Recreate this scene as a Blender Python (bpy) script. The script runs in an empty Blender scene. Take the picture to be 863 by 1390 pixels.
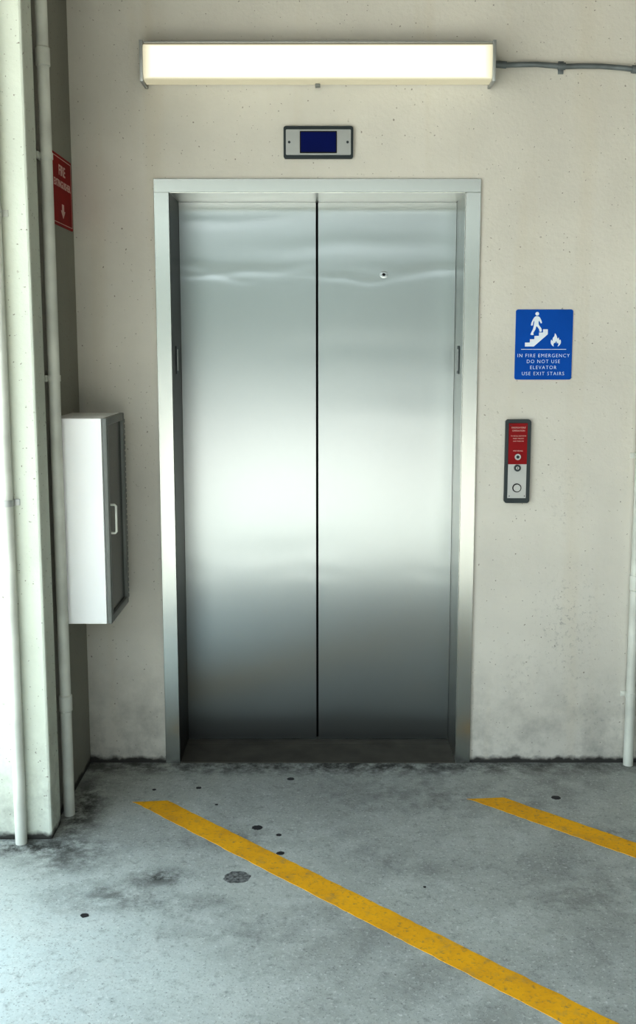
import bpy, bmesh, math, random
from mathutils import Vector
random.seed(4)
S=bpy.context.scene
COL=S.collection

# ---------------------------------------------------------------- materials
def new_mat(name):
    m=bpy.data.materials.new(name); m.use_nodes=True
    nt=m.node_tree
    return m,nt,nt.nodes['Principled BSDF']
def N(nt,t,**k):
    n=nt.nodes.new(t)
    for a,b in k.items(): setattr(n,a,b)
    return n
def mixc(nt,fac,a,b,blend='MIX'):
    n=N(nt,'ShaderNodeMix',data_type='RGBA',blend_type=blend)
    for sock,v in ((0,fac),(6,a),(7,b)):
        if hasattr(v,'is_output'): nt.links.new(v,n.inputs[sock])
        elif sock==0: n.inputs[0].default_value=v
        else: n.inputs[sock].default_value=(*v,1) if len(v)==3 else v
    return n.outputs[2]
def pos(nt,scale=(1,1,1)):
    g=N(nt,'ShaderNodeNewGeometry'); mp=N(nt,'ShaderNodeMapping'); mp.inputs['Scale'].default_value=scale
    nt.links.new(g.outputs['Position'],mp.inputs['Vector']); return mp.outputs[0]
def noise(nt,scale,detail=4,rough=.5,vs=(1,1,1)):
    n=N(nt,'ShaderNodeTexNoise'); n.inputs['Scale'].default_value=scale; n.inputs['Detail'].default_value=detail
    n.inputs['Roughness'].default_value=rough
    nt.links.new(pos(nt,vs),n.inputs['Vector']); return n.outputs['Fac']
def ramp(nt,src,p0,p1,v0=0.,v1=1.):
    n=N(nt,'ShaderNodeMapRange'); n.inputs[1].default_value=p0; n.inputs[2].default_value=p1
    n.inputs[3].default_value=v0; n.inputs[4].default_value=v1
    nt.links.new(src,n.inputs[0]); return n.outputs[0]
def mth(nt,op,a,b=0.):
    n=N(nt,'ShaderNodeMath',operation=op)
    for i,v in enumerate((a,b)):
        if hasattr(v,'is_output'): nt.links.new(v,n.inputs[i])
        else: n.inputs[i].default_value=v
    return n.outputs[0]
def bump(nt,b,h,strength,dist):
    n=N(nt,'ShaderNodeBump'); n.inputs['Strength'].default_value=strength; n.inputs['Distance'].default_value=dist
    nt.links.new(h,n.inputs['Height']); nt.links.new(n.outputs[0],b.inputs['Normal'])
def simple(name,col,rough=.5,metal=0.,var=.08,scale=12,emit=0.,bmp=0.,spec=.5):
    m,nt,b=new_mat(name)
    c2=tuple(max(0,x*(1-var*2)) for x in col)
    o=mixc(nt,ramp(nt,noise(nt,scale,5),.35,.7),col,c2)
    nt.links.new(o,b.inputs['Base Color'])
    b.inputs['Roughness'].default_value=rough; b.inputs['Metallic'].default_value=metal
    b.inputs['Specular IOR Level'].default_value=spec
    if emit:
        nt.links.new(o,b.inputs['Emission Color']); b.inputs['Emission Strength'].default_value=emit
    if bmp: bump(nt,b,noise(nt,150,3),bmp,.002)
    return m
def blob(nt,cx,cy,rx,ry,axes=(0,1),core=.2):
    """soft elliptical mask for stains and painted skylight on a plane, world coordinates"""
    g=N(nt,'ShaderNodeNewGeometry'); s=N(nt,'ShaderNodeSeparateXYZ'); nt.links.new(g.outputs['Position'],s.inputs[0])
    a=mth(nt,'DIVIDE',mth(nt,'SUBTRACT',s.outputs[axes[0]],cx),rx); b=mth(nt,'DIVIDE',mth(nt,'SUBTRACT',s.outputs[axes[1]],cy),ry)
    d=mth(nt,'SQRT',mth(nt,'ADD',mth(nt,'MULTIPLY',a,a),mth(nt,'MULTIPLY',b,b)))
    return ramp(nt,d,core,1,1,0)

def wall_mat(name,base,dirty=True):
    m,nt,b=new_mat(name)
    dark=tuple(x*.87 for x in base)
    c=mixc(nt,ramp(nt,noise(nt,1.7,6,.6),.35,.7),base,dark)
    dr=ramp(nt,noise(nt,9,3,.5,(1,1,.07)),.54,.76,0,.25)
    c=mixc(nt,dr,c,(base[0]*.86,base[1]*.79,base[2]*.66))
    sp=ramp(nt,noise(nt,95,1,.5),.72,.745,0,.65)
    c=mixc(nt,sp,c,(.16,.13,.1))
    sp2=ramp(nt,noise(nt,38,2,.7),.71,.75,0,.4)
    c=mixc(nt,sp2,c,(.3,.27,.22))
    if dirty:
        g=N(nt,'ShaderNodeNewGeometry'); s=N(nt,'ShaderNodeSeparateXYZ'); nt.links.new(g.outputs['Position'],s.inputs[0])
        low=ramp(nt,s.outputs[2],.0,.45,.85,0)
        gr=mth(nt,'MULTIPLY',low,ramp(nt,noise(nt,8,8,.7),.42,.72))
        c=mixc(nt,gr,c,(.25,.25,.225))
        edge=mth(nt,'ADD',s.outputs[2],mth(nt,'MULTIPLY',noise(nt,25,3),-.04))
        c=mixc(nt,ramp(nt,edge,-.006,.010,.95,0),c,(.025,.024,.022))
        for (x,z,rx,rz,a) in ((.93,.55,.16,.3,.7),(.9,1.05,.12,.2,.35),(1.05,.2,.25,.2,.4),(.75,.35,.1,.2,.35)):
            k=mth(nt,'MULTIPLY',blob(nt,x,z,rx,rz,(0,2)),ramp(nt,noise(nt,48,6,.8),.54,.68,0,a))
            c=mixc(nt,k,c,(.16,.16,.155))
    nt.links.new(c,b.inputs['Base Color']); b.inputs['Roughness'].default_value=.75
    h=mth(nt,'ADD',noise(nt,60,4,.6),mth(nt,'MULTIPLY',noise(nt,6,3),1.5))
    bump(nt,b,h,.25,.006)
    return m
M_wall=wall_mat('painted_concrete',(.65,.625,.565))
M_side=wall_mat('painted_concrete_side_shade',(.32,.315,.265))  # same painted concrete, darkened: corner shade put into the colour
M_pillar=wall_mat('painted_pillar',(.66,.69,.61))

def floor_mat():
    m,nt,b=new_mat('stained_skylit_concrete')
    c=mixc(nt,ramp(nt,noise(nt,1.6,7,.6),.35,.68),(.43,.445,.41),(.30,.31,.29))
    c=mixc(nt,blob(nt,-1.0,-1.35,.95,.8,core=.1),c,(.58,.64,.62))  # skylight on the front-left floor, painted in as a pale bluish patch
    c=mixc(nt,ramp(nt,noise(nt,6,8,.7),.45,.72,0,.6),c,(.55,.57,.54))
    c=mixc(nt,ramp(nt,noise(nt,3.3,8,.7),.55,.72,0,.5),c,(.19,.195,.18))
    c=mixc(nt,ramp(nt,noise(nt,30,7,.75),.53,.70,0,.55),c,(.14,.145,.135))
    c=mixc(nt,ramp(nt,noise(nt,140,3,.7),.58,.70,0,.7),c,(.09,.09,.09))
    c=mixc(nt,ramp(nt,noise(nt,90,3,.7),.57,.70,0,.6),c,(.68,.69,.66))
    for (x,y,rx,ry,a) in ((-.50,-.84,.13,.07,.9),(-.62,-.93,.2,.09,.6),(-.45,-1.0,.3,.08,.45),(-.33,-.6,.3,.1,.4),(-.85,-.4,.12,.4,1),(-.95,-.66,.4,.08,1),(-.80,-.75,.2,.1,.6),(.15,-.75,.2,.12,.3),(-.2,-1.15,.4,.12,.3),(.75,-.95,.3,.2,.35),(.95,-.6,.1,.12,.5),(0,-.03,2.2,.11,.95),(.3,-.3,.5,.2,.3)):
        k=mth(nt,'MULTIPLY',blob(nt,x,y,rx,ry),ramp(nt,noise(nt,13,8,.78),.40,.58,0,a))
        c=mixc(nt,k,c,(.045,.045,.04))
    nt.links.new(c,b.inputs['Base Color'])
    r=ramp(nt,noise(nt,5,5,.6),.3,.7,.5,.85); nt.links.new(r,b.inputs['Roughness'])
    bump(nt,b,noise(nt,45,6,.7),.35,.004)
    return m
M_floor=floor_mat()
M_ground=simple('sunlit_pavement',(.46,.435,.40),.9,0,.05,2)
M_ceil=simple('ceiling_concrete',(.26,.245,.21),.85,0,.08,3)
M_rside=simple('dark_light_block',(.08,.08,.07),.85,0,.08,3)
M_bound=simple('boundary_concrete',(.49,.50,.45),.9,0,.1,1)
M_hedge=simple('hedge_leaves',(.175,.225,.165),.8,0,.25,.5)

def steel(name,col,rough,aniso=0.,tan=(0,0,1),flat=False):
    m,nt,b=new_mat(name)
    c=mixc(nt,ramp(nt,noise(nt,1.3,2,.4),.3,.7),col,tuple(x*.94 for x in col))
    nt.links.new(c,b.inputs['Base Color'])
    b.inputs['Metallic'].default_value=1
    b.inputs['Roughness'].default_value=rough
    if aniso:
        b.inputs['Anisotropic'].default_value=aniso
        cx=N(nt,'ShaderNodeCombineXYZ')
        for i in range(3): cx.inputs[i].default_value=tan[i]
        nt.links.new(cx.outputs[0],b.inputs['Tangent'])
    return m
M_door=steel('brushed_steel_door',(.405,.430,.432),.30,.75,(1,0,0))
M_frame=steel('brushed_steel_frame',(.46,.475,.455),.24)
M_retl=steel('shadowed_steel_return',(.085,.09,.083),.38)  # left reveal: its shade put into a darker copy of the steel
M_retr=steel('brightened_steel_return',(.55,.56,.53),.28)  # right reveal: lit copy of the same steel, brightness put into the colour
M_soffit=steel('brightened_steel_soffit',(.80,.80,.76),.35)  # reflected brightness under the header put into a lighter steel colour
M_sill=simple('dusty_worn_sill',(.105,.096,.078),.7,.1,.2,9)
M_black=simple('black_gap',(.008,.008,.009),.8)
M_darkgrey=simple('dark_grey_metal',(.045,.058,.062),.4,.4)
M_white=simple('white_enamel',(.98,.98,.98),.35,0,.005)
M_doorw=simple('shaded_white_enamel',(.22,.23,.215),.4,0,.05)  # white enamel greyed down: shade on the cabinet door put into the colour
M_cream=simple('cream_painted_pipe',(.66,.67,.61),.45,0,.12,6)
M_conduit=simple('galvanised_grey_conduit',(.21,.235,.24),.5,.3,.2)
M_silver=simple('silver_plate',(.44,.45,.44),.4,.5,.03)
M_red=simple('red_plate',(.28,.008,.012),.45,0,.06,spec=.2)
M_reds=simple('weathered_red_sign',(.32,.010,.008),.6,0,.15,spec=.15)
M_pink=simple('faded_white_print',(.68,.48,.43),.6,0,.1,spec=.2)
M_blue=simple('blue_sign',(.004,.10,.42),.5,0,.05,spec=.12)
M_ink=simple('white_print',(.70,.75,.80),.5,0,.02)
M_screen=simple('blue_lcd_screen',(.002,.008,.085),.4,0,.1,8,.1,spec=.1)
M_yellow,nt,b=new_mat('worn_yellow_paint')
c=mixc(nt,ramp(nt,noise(nt,5,7,.7),.4,.75),(.78,.43,.020),(.60,.31,.025))
c=mixc(nt,ramp(nt,noise(nt,60,6,.75),.54,.67,0,.75),c,(.30,.22,.1))
c=mixc(nt,ramp(nt,noise(nt,14,6,.7),.54,.70,0,.5),c,(.36,.27,.13))
nt.links.new(c,b.inputs['Base Color']); b.inputs['Roughness'].default_value=.75; b.inputs['Specular IOR Level'].default_value=.2; bump(nt,b,noise(nt,60,5),.3,.002)
M_gum=simple('black_gum',(.03,.03,.032),.6)
M_tar=simple('dark_patch',(.24,.245,.235),.8,0,.42,90)
M_glass,nt,b=new_mat('dark_glass')
c=mixc(nt,ramp(nt,noise(nt,3,3),.3,.7),(.045,.05,.045),(.07,.08,.07)); nt.links.new(c,b.inputs['Base Color']); b.inputs['Roughness'].default_value=.2
# lamp diffuser: prismatic acrylic over tubes, dimmer towards its ends
M_diff,nt,b=new_mat('lit_acrylic_diffuser')
tc=N(nt,'ShaderNodeTexCoord'); s=N(nt,'ShaderNodeSeparateXYZ'); nt.links.new(tc.outputs['Generated'],s.inputs[0])
ex=mth(nt,'ABSOLUTE',mth(nt,'SUBTRACT',s.outputs[0],.5))
e1=ramp(nt,ex,.40,.5,0,1)
zz=mth(nt,'ABSOLUTE',mth(nt,'SUBTRACT',s.outputs[2],.5)); e2=ramp(nt,zz,.20,.48,0,1)
k=mth(nt,'MAXIMUM',mth(nt,'MULTIPLY',e1,.95),mth(nt,'MULTIPLY',e2,1.))
col=mixc(nt,k,(1,1,.97),(.72,.66,.48))
nt.links.new(col,b.inputs['Emission Color']); b.inputs['Base Color'].default_value=(.25,.25,.2,1)
EM=N(nt,'ShaderNodeMapRange'); nt.links.new(k,EM.inputs[0]); EM.inputs[3].default_value=1.0; EM.inputs[4].default_value=.20
nt.links.new(EM.outputs[0],b.inputs['Emission Strength'])

# ---------------------------------------------------------------- mesh tools
def finish(name,bm,mat,parent=None,smooth=False,origin=None):
    bmesh.ops.recalc_face_normals(bm,faces=bm.faces)
    xs=[v.co for v in bm.verts]
    lo=Vector([min(v[i] for v in xs) for i in range(3)]); hi=Vector([max(v[i] for v in xs) for i in range(3)])
    o=Vector(((lo.x+hi.x)/2,(lo.y+hi.y)/2,lo.z)) if origin is None else Vector(origin)
    for v in bm.verts: v.co-=o
    me=bpy.data.meshes.new(name); bm.to_mesh(me); bm.free()
    if smooth:
        for p in me.polygons: p.use_smooth=True
        me.set_sharp_from_angle(angle=math.radians(35))
    me.materials.append(mat)
    ob=bpy.data.objects.new(name,me); COL.objects.link(ob)
    ob['wo']=tuple(o)
    if parent is not None:
        ob.parent=parent; ob.location=o-Vector(parent['wo'])
    else: ob.location=o
    return ob
def empty(name,loc,label,cat):
    e=bpy.data.objects.new(name,None); COL.objects.link(e); e.location=loc; e['wo']=tuple(loc); e.empty_display_size=.05
    e['label']=label; e['category']=cat
    return e
def tag(o,label,cat):
    o['label']=label; o['category']=cat; return o
def add_box(bm,x0,x1,y0,y1,z0,z1,bev=0.,seg=2):
    r=bmesh.ops.create_cube(bm,size=1)
    for v in r['verts']:
        v.co=Vector(((x0+x1)/2+v.co.x*(x1-x0),(y0+y1)/2+v.co.y*(y1-y0),(z0+z1)/2+v.co.z*(z1-z0)))
    if bev:
        es=list({e for v in r['verts'] for e in v.link_edges})
        bmesh.ops.bevel(bm,geom=es,offset=bev,segments=seg,affect='EDGES',profile=.5)
def box(name,x0,x1,y0,y1,z0,z1,mat,parent=None,bev=0.,seg=2,smooth=True):
    bm=bmesh.new(); add_box(bm,x0,x1,y0,y1,z0,z1,bev,seg); return finish(name,bm,mat,parent,bool(bev) and smooth)
def plane_map(kind,base):
    if kind=='wall': return lambda x,y,z: Vector((base[0]+x,base[1]-z,base[2]+y))      # faces -Y
    if kind=='side': return lambda x,y,z: Vector((base[0]+z,base[1]+x,base[2]+y))      # faces +X
    if kind=='floor': return lambda x,y,z: Vector((base[0]+x,base[1]+y,base[2]+z))
def add_poly(bm,pts,f,t):
    a=[bm.verts.new(f(x,y,0)) for x,y in pts]; b=[bm.verts.new(f(x,y,t)) for x,y in pts]
    bm.faces.new(a); bm.faces.new(b); n=len(pts)
    for i in range(n): bm.faces.new((a[i],a[(i+1)%n],b[(i+1)%n],b[i]))
def circ(cx,cy,r,n=24,ry=None):
    ry=ry or r
    return [(cx+r*math.cos(2*math.pi*i/n),cy+ry*math.sin(2*math.pi*i/n)) for i in range(n)]
def spline(pts,k=5):
    n=len(pts); R=[]
    for i in range(n):
        p0,p1,p2,p3=[pts[(i+j-1)%n] for j in range(4)]
        for s_ in range(k):
            t=s_/k
            R.append(tuple(.5*((2*p1[d])+(-p0[d]+p2[d])*t+(2*p0[d]-5*p1[d]+4*p2[d]-p3[d])*t*t+(-p0[d]+3*p1[d]-3*p2[d]+p3[d])*t**3) for d in (0,1)))
    return R
def rrect(x0,x1,y0,y1,r,n=5):
    P=[]
    for cx,cy,a in ((x1-r,y1-r,0),(x0+r,y1-r,90),(x0+r,y0+r,180),(x1-r,y0+r,270)):
        for i in range(n+1):
            t=math.radians(a+90*i/n); P.append((cx+r*math.cos(t),cy+r*math.sin(t)))
    return P
def prism(name,polys,f,t,mat,parent=None,smooth=False):
    bm=bmesh.new()
    for p in polys: add_poly(bm,p,f,t)
    return finish(name,bm,mat,parent,smooth)
def add_tube(bm,path,r,n=20,cap=True):
    path=[Vector(p) for p in path]; rings=[]
    rr=r if isinstance(r,(list,tuple)) else [r]*len(path)
    for i,p in enumerate(path):
        d=(path[min(i+1,len(path)-1)]-path[max(i-1,0)]).normalized()
        u=d.orthogonal().normalized() if i==0 else (u-d*u.dot(d)).normalized()
        w=d.cross(u)
        rings.append([bm.verts.new(p+rr[i]*(u*math.cos(2*math.pi*k/n)+w*math.sin(2*math.pi*k/n))) for k in range(n)])
    for a,b in zip(rings,rings[1:]):
        for k in range(n): bm.faces.new((a[k],a[(k+1)%n],b[(k+1)%n],b[k]))
    if cap: bm.faces.new(rings[0]); bm.faces.new(rings[-1])
def tube(name,path,r,mat,parent=None,n=20):
    bm=bmesh.new(); add_tube(bm,path,r,n); return finish(name,bm,mat,parent,True)
def text_into(bm,body,f,size,x,y,t,bold=0.,sx=1.,sp=1.):
    cu=bpy.data.curves.new('tmp','FONT'); cu.body=body; cu.size=size; cu.align_x='CENTER'; cu.align_y='CENTER'
    cu.extrude=t/2; cu.offset=bold; cu.resolution_u=3; cu.space_character=sp
    ob=bpy.data.objects.new('tmp',cu); COL.objects.link(ob)
    bpy.context.view_layer.update()
    me=bpy.data.meshes.new_from_object(ob.evaluated_get(bpy.context.evaluated_depsgraph_get()))
    vs=[bm.verts.new(f(x+v.co.x*sx,y+v.co.y,v.co.z+t/2)) for v in me.vertices]
    for p in me.polygons:
        try: bm.faces.new([vs[i] for i in p.vertices])
        except ValueError: pass
    bpy.data.objects.remove(ob); bpy.data.curves.remove(cu); bpy.data.meshes.remove(me)
def lettering(lines,f,t,mat,parent,bold=0.,sx=1.,sp=1.):
    for L in lines:
        bm=bmesh.new(); text_into(bm,L[0],f,L[1],L[2],L[3],t,bold,sx,sp); finish('lettering',bm,mat,parent)

# ---------------------------------------------------------------- room shell
FX0,FX1,FZ=-.6135,.5635,2.2       # outer size of steel frame = hole in the wall
for a in ((-1.7,FX0,0,.34,0,3.0),(FX1,2.8,0,.34,0,3.0),(FX0,FX1,0,.34,FZ,3.0)):
    o=box('wall_back',*a,M_wall); o['kind']='structure'
WX=-.907
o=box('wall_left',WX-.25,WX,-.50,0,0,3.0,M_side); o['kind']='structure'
bm=bmesh.new(); add_box(bm,-1.7,-.890,-.612,-.50,0,3.0,.008,2)
o=finish('wall_front',bm,M_pillar); o['kind']='structure'
o=box('wall_right_light_block',2.8,3.0,-12,.34,0,3.6,M_rside); o['kind']='structure'  # unseen dark wall, added to cut the light from the right
o=box('floor',-3.4,4.5,-6,.36,-.15,0,M_floor); o['kind']='structure'
o=box('ceiling',-1.7,2.8,-4.75,.34,3.0,3.25,M_ceil); o['kind']='structure'
o=box('ground',-30,30,-45,-6,-.15,0,M_ground); o['kind']='structure'
# across the pavement (seen only as a reflection in the steel): low wall with clipped hedge above
bm=bmesh.new(); add_box(bm,-28,28,-21.3,-21,0,2.1,.03); o=finish('wall_outside',bm,M_bound); o['kind']='structure'
bm=bmesh.new(); NX,NZ=110,14
G=[[bm.verts.new((-28+56*i/NX,-21.9+random.uniform(-.3,.3)-j*.1,5.0*j/NZ+(random.uniform(-.3,.3) if j==NZ else 0))) for i in range(NX+1)] for j in range(NZ+1)]
for j in range(NZ):
    for i in range(NX): bm.faces.new((G[j][i],G[j][i+1],G[j+1][i+1],G[j+1][i]))
o=finish('hedge',bm,M_hedge); tag(o,'tall clipped green hedge behind the low boundary wall','hedge'); o['kind']='stuff'

# ---------------------------------------------------------------- elevator
E=empty('elevator_door',(-.025,.1,0),'closed two-panel brushed stainless steel elevator door in a steel frame','elevator door')
IX0,IX1,IZ=-.5575,.5075,2.151
fy0,fy1=-.008,.24
hd=box('header',FX0,FX1,fy0,fy1,IZ+.0015,FZ,M_frame,E,.0008,1,False)
jl=box('jamb',FX0,IX0-.0015,fy0,fy1,0,IZ+.0012,M_frame,E,.0008,1,False)
jr=box('jamb',IX1+.0015,FX1,fy0,fy1,0,IZ+.0012,M_frame,E,.0008,1,False)
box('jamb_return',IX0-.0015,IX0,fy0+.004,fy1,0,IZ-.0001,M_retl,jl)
box('jamb_return',IX1,IX1+.0015,fy0+.004,fy1,0,IZ-.0001,M_retr,jr)
box('soffit_plate',IX0,IX1,fy0+.004,fy1,IZ,IZ+.0015,M_soffit,hd)
def ripple(x,z):
    """very shallow oil-canning of the sheet steel, mostly in its upper part"""
    d=0.
    for zc,wd,A,ph,kx in ((2.085,.02,.0004,1.3,1.7),(1.985,.035,.0005,.3,2.1),(1.90,.020,.0006,1.4,3.3),(1.865,.013,.0004,2.2,4.7),(1.60,.05,.0004,.2,2.6),(1.35,.06,-.0003,2.0,1.9),(.80,.06,.0006,.9,3.0),(.70,.03,.0002,2.9,5.0)):
        c0=zc+.012*math.sin(kx*3*x+ph)+.005*math.sin(kx*8*x+ph*2)
        d+=A*(.6+.6*math.sin(kx*2.3*x+ph*3))*math.exp(-((z-c0)/wd)**2)
    return d
def panel(x0,x1,z0,z1):
    bm=bmesh.new(); nx,nz=24,320; yb=.25; y0=.22
    xs=[x0+(x1-x0)*i/nx for i in range(nx+1)]; zs=[z0+(z1-z0)*j/nz for j in range(nz+1)]
    G=[[bm.verts.new((x,y0+ripple(x,z),z)) for x in xs] for z in zs]
    for j in range(nz):
        for i in range(nx): bm.faces.new((G[j][i],G[j][i+1],G[j+1][i+1],G[j+1][i]))
    bl=[bm.verts.new((x0,yb,z)) for z in zs]; br=[bm.verts.new((x1,yb,z)) for z in zs]
    for j in range(nz):
        bm.faces.new((G[j][0],G[j+1][0],bl[j+1],bl[j])); bm.faces.new((G[j][nx],br[j],br[j+1],G[j+1][nx]))
    bm.faces.new([G[0][i] for i in range(nx+1)]+[br[0],bl[0]]); bm.faces.new([G[nz][i] for i in range(nx+1)][::-1]+[bl[nz],br[nz]])
    bm.faces.new([bl[j] for j in range(nz+1)]+[br[j] for j in range(nz,-1,-1)])
    return finish('door_panel',bm,M_door,E,True)
pl=panel(IX0+.001,-.0325,.008,IZ-.001)
pr=panel(-.0235,IX1-.001,.008,IZ-.001)
f=plane_map('wall',(.23,.2195,1.878))
prism('keyhole',[spline([(.006,.001),(.002,.005),(-.004,.0045),(-.0065,-.001),(-.002,-.005),(.004,-.004)],3)],f,.0016,M_black,pr)
bm=bmesh.new()
n=32; prof=[(.0045,.0004),(.008,.0010),(.012,.0007),(.017,.0000)]
rg=[[bm.verts.new(f(r*math.cos(2*math.pi*i/n),r*.8*math.sin(2*math.pi*i/n),z-.0003)) for i in range(n)] for r,z in prof]
for a,b_ in zip(rg,rg[1:]):
    for i in range(n): bm.faces.new((a[i],a[(i+1)%n],b_[(i+1)%n],b_[i]))
o=finish('keyhole_rim',bm,M_door,pr,True)
box('shaft_backing',IX0-.02,IX1+.02,.262,.27,0,IZ+.02,M_black,E)
bm=bmesh.new()
add_box(bm,IX0,IX1,-.006,.17,0,.005,.001)
add_box(bm,IX0,IX1,.18,.22,0,.005,.001)
add_box(bm,IX0,IX1,-.002,.22,0,.003)
finish('sill',bm,M_sill,E)
for x0,x1 in ((IX0,IX0+.003),(IX1-.003,IX1)):
    p=box('sensor_plate',x0,x1,.075,.125,1.50,1.605,M_darkgrey,E,.001)
    xi=x1 if x0==IX0 else x0
    s_=1 if x0==IX0 else -1
    box('sensor_slot',min(xi,xi+s_*.002),max(xi,xi+s_*.002),.088,.112,1.512,1.593,M_silver,p)

# ---------------------------------------------------------------- wall light
L=empty('wall_light',(-.022,-.05,2.5),'long white fluorescent wall light, switched on, above the elevator','light')
lx0,lx1=-.636,.591
box('housing',lx0+.004,lx1-.004,-.03,0,2.524,2.635,M_white,L,.003)
bm=bmesh.new()
pr_=[(-.03,2.517),(-.085,2.518),(-.096,2.524),(-.1,2.538),(-.1,2.618),(-.096,2.632),(-.085,2.638),(-.03,2.640)]
a=[bm.verts.new((lx0+.01,y,z)) for y,z in pr_]; b_=[bm.verts.new((lx1-.01,y,z)) for y,z in pr_]
bm.faces.new(a); bm.faces.new(b_)
for i in range(len(pr_)): j=(i+1)%len(pr_); bm.faces.new((a[i],a[j],b_[j],b_[i]))
finish('diffuser',bm,M_diff,L,True)
box('metal_rail',lx0+.011,lx1-.011,-.096,0,2.6405,2.644,M_silver,L,.001)
for x in (lx0,lx1-.011):
    box('end_cap',x,x+.011,-.106,0,2.510,2.647,M_silver,L,.001)
box('diffuser_latch',-.032,-.014,-.05,-.03,2.506,2.517,M_doorw,L,.002)

# conduit from the lamp
Cn=empty('electrical_conduit',(.9,-.02,2.56),'thin grey metal conduit running along the wall from the light','conduit')
tube('pipe',[(.591,-.03,2.588),(.63,-.026,2.584),(.68,-.02,2.5875),(.75,-.018,2.589),(.81,-.016,2.585),(.84,-.016,2.582),(.9,-.016,2.584),(.98,-.016,2.583),(1.06,-.016,2.577),(1.11,-.018,2.570),(1.15,-.018,2.565)],.009,M_conduit,Cn)
tube('coupling',[(.60,-.03,2.587),(.64,-.026,2.585)],.012,M_conduit,Cn)
bm=bmesh.new(); add_tube(bm,[(.825,-.017,2.583),(.85,-.017,2.583)],.0125); add_box(bm,.828,.847,-.006,0,2.56,2.603,.001); finish('clamp',bm,M_conduit,Cn,True)
tube('coupling',[(1.085,-.018,2.573),(1.15,-.018,2.565)],.0135,M_conduit,Cn)

# ---------------------------------------------------------------- floor indicator
I=empty('floor_indicator',(-.021,-.01,2.269),'small steel display panel with blue screen above the elevator','display')
prism('housing',[rrect(-.124,.124,-.056,.056,.008)],plane_map('wall',(-.021,0,2.325)),.012,M_darkgrey,I)
prism('face_plate',[rrect(-.116,.116,-.044,.044,.004)],plane_map('wall',(-.021,-.012,2.325)),.003,M_silver,I)
f2=plane_map('wall',(-.021,-.015,2.325))
prism('screen_bezel',[rrect(-.066,.066,-.038,.038,.002)],f2,.002,M_black,I)
prism('screen',[rrect(-.062,.062,-.034,.034,.002)],plane_map('wall',(-.021,-.017,2.325)),.001,M_screen,I)
for x in (-.104,.104):
    prism('screw',[circ(x,-.0,.0045,12)],f2,.002,M_darkgrey,I)

# ---------------------------------------------------------------- blue fire sign
sx,sz=.8055,1.6095
B=empty('fire_emergency_sign',(sx,0,1.482),'blue sign with white stairs, walking figure, flame and fire emergency text','sign')
prism('sign_plate',[rrect(-.1045,.1045,-.1275,.1275,.008)],plane_map('wall',(sx,0,sz)),.003,M_blue,B)
f=plane_map('wall',(sx,-.003,sz))
def P(px,py): # units of a 77 x 95 grid on the sign's face
    return ((px-38.5)*.2715/100,(47.5-py)*.2684/100)
prism('stairs_pictogram',[[P(*q) for q in ((13,44.5),(19.5,44.5),(19.5,40),(25.5,40),(25.5,35.5),(31.5,35.5),(31.5,31),(37,31),(37,26.5),(43.5,26.5),(43.5,33.5),(25,50),(13,50))]],f,.0008,M_ink,B)
prism('figure_head_pictogram',[circ(*P(28.5,5.8),.0070,16)],f,.0010,M_ink,B)
prism('walking_figure_pictogram',[spline([P(*q) for q in ((25.5,9.6),(30.5,9.4),(33,12),(35.2,17.5),(33.6,18.6),(31.2,15),(30.8,20),(34.6,25.5),(35,29.8),(32,29.8),(31.6,27),(28,22.5),(26.6,27),(24,31.5),(24.3,34.2),(20.6,34.2),(20.6,32),(23.3,26),(24.4,20),(24.8,15),(23.3,18),(22.6,21.6),(20.4,21),(21.6,16))],3)],f,.0010,M_ink,B)
fl=spline([P(*q) for q in ((52,50),(48.8,47.5),(47.8,44),(48.4,40.5),(50,42.4),(50.4,38.4),(52.4,35.8),(53.2,32),(55.6,35.6),(56.8,39.2),(58.4,37.6),(59.2,41),(60.8,40.6),(61.6,44),(60.4,47.5),(57.3,50),(58.3,46.8),(57.1,44.8),(56.4,46.2),(55.1,42.6),(53.8,45.4),(52.7,45),(51.6,47.4))],4)
prism('flame_pictogram',[fl],f,.0008,M_ink,B)
prism('divider_line',[[P(8,53.4),P(69,53.4),P(69,54.2),P(8,54.2)]],f,.0008,M_ink,B)
def TY(py): return (47.5-py)*.2684/100
lettering([('IN FIRE EMERGENCY',.0184,0,TY(62.5)),('DO NOT USE',.0184,0,TY(70.5)),('ELEVATOR',.0184,0,TY(78.7)),('USE EXIT STAIRS',.0184,0,TY(87))],f,.0006,M_ink,B,-.0001,.95,1.24)

# ---------------------------------------------------------------- call panel
cx_,cz=.7185,1.179
K=empty('elevator_call_panel',(cx_,0,1.023),'narrow dark call panel with red firefighter plate, key switches and button','call panel')
prism('housing',[rrect(-.047,.047,-.156,.156,.01)],plane_map('wall',(cx_,0,cz)),.014,M_darkgrey,K)
f=plane_map('wall',(cx_,-.014,cz))
def Q(px,py): return ((px-701)*.00275,(625.5-py)*.00277)
prism('button_plate',[[Q(688,675),Q(713,675),Q(713,629),Q(688,629)]],f,.003,M_silver,K)
prism('firefighter_plate',[[Q(688,629),Q(713,629),Q(713,574),Q(688,574)]],f,.0035,M_red,K)
f3=plane_map('wall',(cx_,-.0175,cz))
lettering([("FIREFIGHTERS'",.0085,0,Q(0,580)[1]),('OPERATION',.0085,0,Q(0,584)[1]),
  ('TO RECALL ELEVATOR',.0056,0,Q(0,591)[1]),('INSERT FIRE KEY',.0056,0,Q(0,594.5)[1]),('AND TURN ON',.0056,0,Q(0,598)[1]),
  ('FIRE RECALL',.0066,0,Q(0,611)[1])],f3,.0006,M_pink,K,.0001)
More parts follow.
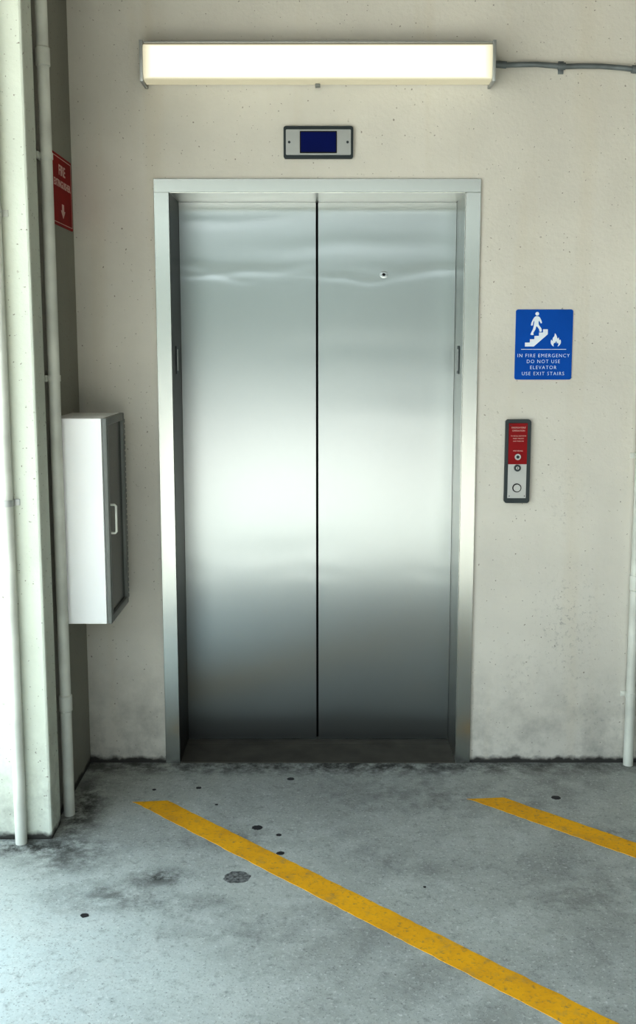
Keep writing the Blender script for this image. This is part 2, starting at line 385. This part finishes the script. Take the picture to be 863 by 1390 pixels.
for py,mt in ((619,M_silver),(634,M_darkgrey)):
    qx,qz=Q(700.5,py)
    y0=-.0175 if py==619 else -.017
    k_=prism('key_switch',[circ(qx,qz,.0115 if py==619 else .0125,24)],plane_map('wall',(cx_,y0,cz)),.006,mt,K,True)
    prism('keyway',[circ(qx,qz,.006,16)],plane_map('wall',(cx_,y0-.006,cz)),.0006,M_darkgrey if py==619 else M_silver,k_)
    prism('key_slot',[[(qx-.001,qz-.0045),(qx+.001,qz-.0045),(qx+.001,qz+.0045),(qx-.001,qz+.0045)]],plane_map('wall',(cx_,y0-.0066,cz)),.0004,M_black,k_)
qx,qz=Q(700.5,661)
k_=prism('call_button',[circ(qx,qz,.0165,32)],plane_map('wall',(cx_,-.017,cz)),.003,M_black,K,True)
prism('button_cap',[circ(qx,qz,.0132,32)],plane_map('wall',(cx_,-.02,cz)),.003,M_silver,k_,True)
for px,py in ((690.5,672),(711,672),(690.5,577),(711,577)):
    a_,b2=Q(px,py); prism('screw',[circ(a_,b2,.002,10)],plane_map('wall',(cx_,-.0172,cz)),.001,M_darkgrey,K)

# ---------------------------------------------------------------- red extinguisher sign (side wall)
R=empty('fire_extinguisher_sign',(WX,-.16,2.012),'red sign with white lettering and down arrow on the side wall','sign')
prism('sign_plate',[rrect(-.13,.13,-.119,.119,.006)],plane_map('side',(WX,-.152,2.131)),.003,M_reds,R)
f=plane_map('side',(WX+.003,-.152,2.131))
bd=bmesh.new()
for x0,x1,y0,y1 in ((-.122,.122,.108,.1105),(-.122,.122,-.1105,-.108),(-.122,-.1195,-.108,.108),(.1195,.122,-.108,.108)):
    add_poly(bd,[(x0,y0),(x1,y0),(x1,y1),(x0,y1)],f,.0006)
finish('border',bd,M_pink,R)
lettering([('FIRE',.048,.0,.068)],f,.0008,M_pink,R,.0008)
lettering([('EXTINGUISHER',.034,0,.022)],f,.0008,M_pink,R,.0004,.93)
prism('arrow_pictogram',[[(-.013,-.042),(.013,-.042),(.013,-.064),(.028,-.064),(0,-.090),(-.028,-.064),(-.013,-.064)]],f,.0008,M_pink,R)

# ---------------------------------------------------------------- extinguisher cabinet
cx0,cx1,cy0,cy1,cz0,cz1=WX-.002,-.738,-.40,-.105,.667,1.367
Cb=empty('extinguisher_cabinet',(-.81,-.24,cz0),'white metal fire extinguisher cabinet with glazed door on the side wall','cabinet')
box('body',cx0,cx1,cy0,cy1,cz0,cz1,M_white,Cb,.004)
bm=bmesh.new(); w=.026
add_box(bm,cx1+.001,cx1+.017,cy0,cy0+w,cz0,cz1,.003); add_box(bm,cx1+.001,cx1+.017,cy1-w,cy1,cz0,cz1,.003)
add_box(bm,cx1+.001,cx1+.017,cy0+w,cy1-w,cz1-w,cz1,.003); add_box(bm,cx1+.001,cx1+.017,cy0+w,cy1-w,cz0,cz0+w,.003)
dr=finish('door',bm,M_doorw,Cb,True)
box('glass_pane',cx1+.001,cx1+.007,cy0+w,cy1-w,cz0+w,cz1-w,M_glass,dr)
hy=cy0+.03
tube('handle',[(cx1+.017,hy,.976),(cx1+.030,hy,.976),(cx1+.035,hy,.981),(cx1+.035,hy,1.068),(cx1+.030,hy,1.073),(cx1+.017,hy,1.073)],.0042,M_cream,dr,12)
bm=bmesh.new()
for i in range(34): z=cz0+.02+i*.0195; add_tube(bm,[(cx1+.012,cy1+.004,z),(cx1+.012,cy1+.004,z+.013)],.006,10)
finish('hinge',bm,M_doorw,Cb,True)

# ---------------------------------------------------------------- pipes
def wall_pipe(label,x,y,r,fits,wallaxis,ztop=3.0):
    e=empty('conduit_pipe',(x,y,0),label,'pipe')
    tube('pipe',[(x,y,.0),(x,y,ztop)],r,M_cream,e,24)
    for z,kind in fits:
        if kind=='coupling':
            bm=bmesh.new(); add_tube(bm,[(x,y,z-.03),(x,y,z-.026),(x,y,z+.026),(x,y,z+.03)],[r,r+.0035,r+.0035,r],24); finish('coupling',bm,M_cream,e,True)
        else:
            bm=bmesh.new(); add_tube(bm,[(x,y,z-.01),(x,y,z+.01)],r+.0025,24)
            if wallaxis=='y': add_box(bm,x-r-.016,x+r+.016,y+r-.004,0 if x>0 else -.612,z-.01,z+.01,.001)
            else: add_box(bm,WX,x-r+.003,y-r-.016,y+r+.016,z-.01,z+.01,.001)
            finish('strap',bm,M_silver if kind=='mstrap' else M_cream,e,True)
    return e
wall_pipe('cream painted vertical pipe on the elevator wall',1.174,-.019,.019,((.72,'coupling'),(.28,'strap'),(1.2,'strap')),'y',2.6)
wall_pipe('cream painted vertical pipe in the corner beside the cabinet',-.880,-.432,.019,((.40,'coupling'),(1.5,'strap'),(2.5,'coupling'),(2.2,'strap')),'x')
wall_pipe('white painted vertical pipe on the face of the pillar wall',-.986,-.631,.019,((1.12,'mstrap'),(2.0,'strap')),'y')

# ---------------------------------------------------------------- floor markings and small things
def stripe(label,p,wd,ln,sl):
    x,y=p; n=90; L_=[];Rr=[]
    for i in range(n+1):
        t=ln*i/n
        L_.append((x+t+random.uniform(-.003,.003),y-sl*t)); Rr.append((x+wd+t+random.uniform(-.003,.003),y-sl*t))
    L_[0]=(x+.006,y-.012)
    o=prism('floor_line',[L_+Rr[::-1]],plane_map('floor',(0,0,0)),.0012,M_yellow)
    tag(o,label,'floor marking'); o['group']='yellow painted lines on the floor'
stripe('worn yellow diagonal line painted on the concrete, the longer one',(-.687,-.328),.13,1.75,.935)
stripe('worn yellow diagonal line painted on the concrete near the pipe',(.503,-.304),.138,1.5,.88)
spots=[(-.125,-.15,.012),(-.46,-.225,.009),(.83,-.305,.015),(-.225,-.53,.016),(-.15,-.58,.008),(-.14,-.70,.011),(-.68,-1.05,.011),(-.62,-.24,.006),(.3,-.9,.004),(-.38,-.36,.005)]
for x,y,r in spots:
    n=18; pts=[(r*(1+random.uniform(-.15,.15))*math.cos(2*math.pi*i/n)*1.1,r*(1+random.uniform(-.15,.15))*math.sin(2*math.pi*i/n)*.85) for i in range(n)]
    o=prism('gum_spot',[pts],plane_map('floor',(x,y,0)),.002,M_gum)
    tag(o,'flattened black chewing gum spot on the concrete floor','gum'); o['group']='black gum spots on the floor'
pts=[(.042*(1+random.uniform(-.12,.12))*math.cos(2*math.pi*i/22),.034*(1+random.uniform(-.12,.12))*math.sin(2*math.pi*i/22)) for i in range(22)]
o=prism('tar_patch',[pts],plane_map('floor',(-.265,-.845,0)),.001,M_tar); tag(o,'small irregular dark tar patch on the concrete floor','tar patch')

# ---------------------------------------------------------------- light
w=bpy.data.worlds.new('sky'); S.world=w; w.use_nodes=True
nt=w.node_tree; bg=nt.nodes['Background']
tc=N(nt,'ShaderNodeTexCoord'); s=N(nt,'ShaderNodeSeparateXYZ'); nt.links.new(tc.outputs['Generated'],s.inputs[0])
c=mixc(nt,ramp(nt,s.outputs[2],0,.6),(.97,1.0,.97),(.66,.83,.98)); nt.links.new(c,bg.inputs[0]); bg.inputs[1].default_value=1.3
sd=bpy.data.lights.new('sun','SUN'); sd.energy=5.5; sd.angle=.01; sd.color=(1,.95,.87)
so=bpy.data.objects.new('sun',sd); COL.objects.link(so); so.location=(-3,-10,10)
so.rotation_euler=Vector((.12,.52,-.80)).to_track_quat('-Z','Y').to_euler()

S.view_settings.view_transform='Standard'; S.view_settings.look='None'
S.view_settings.exposure=1.7; S.view_settings.gamma=.78

# ---------------------------------------------------------------- camera
cd=bpy.data.cameras.new('camera'); co=bpy.data.objects.new('camera',cd); COL.objects.link(co)
cd.sensor_fit='VERTICAL'; cd.sensor_height=36; cd.lens=1350/1390*36
cd.shift_y=-45/1390; cd.shift_x=-8.5/1390
co.location=(0,-3.687,1.601); co.rotation_euler=(math.radians(90-7.55),0,0)
S.camera=co
for o in bpy.data.objects:
    if 'wo' in o: del o['wo']
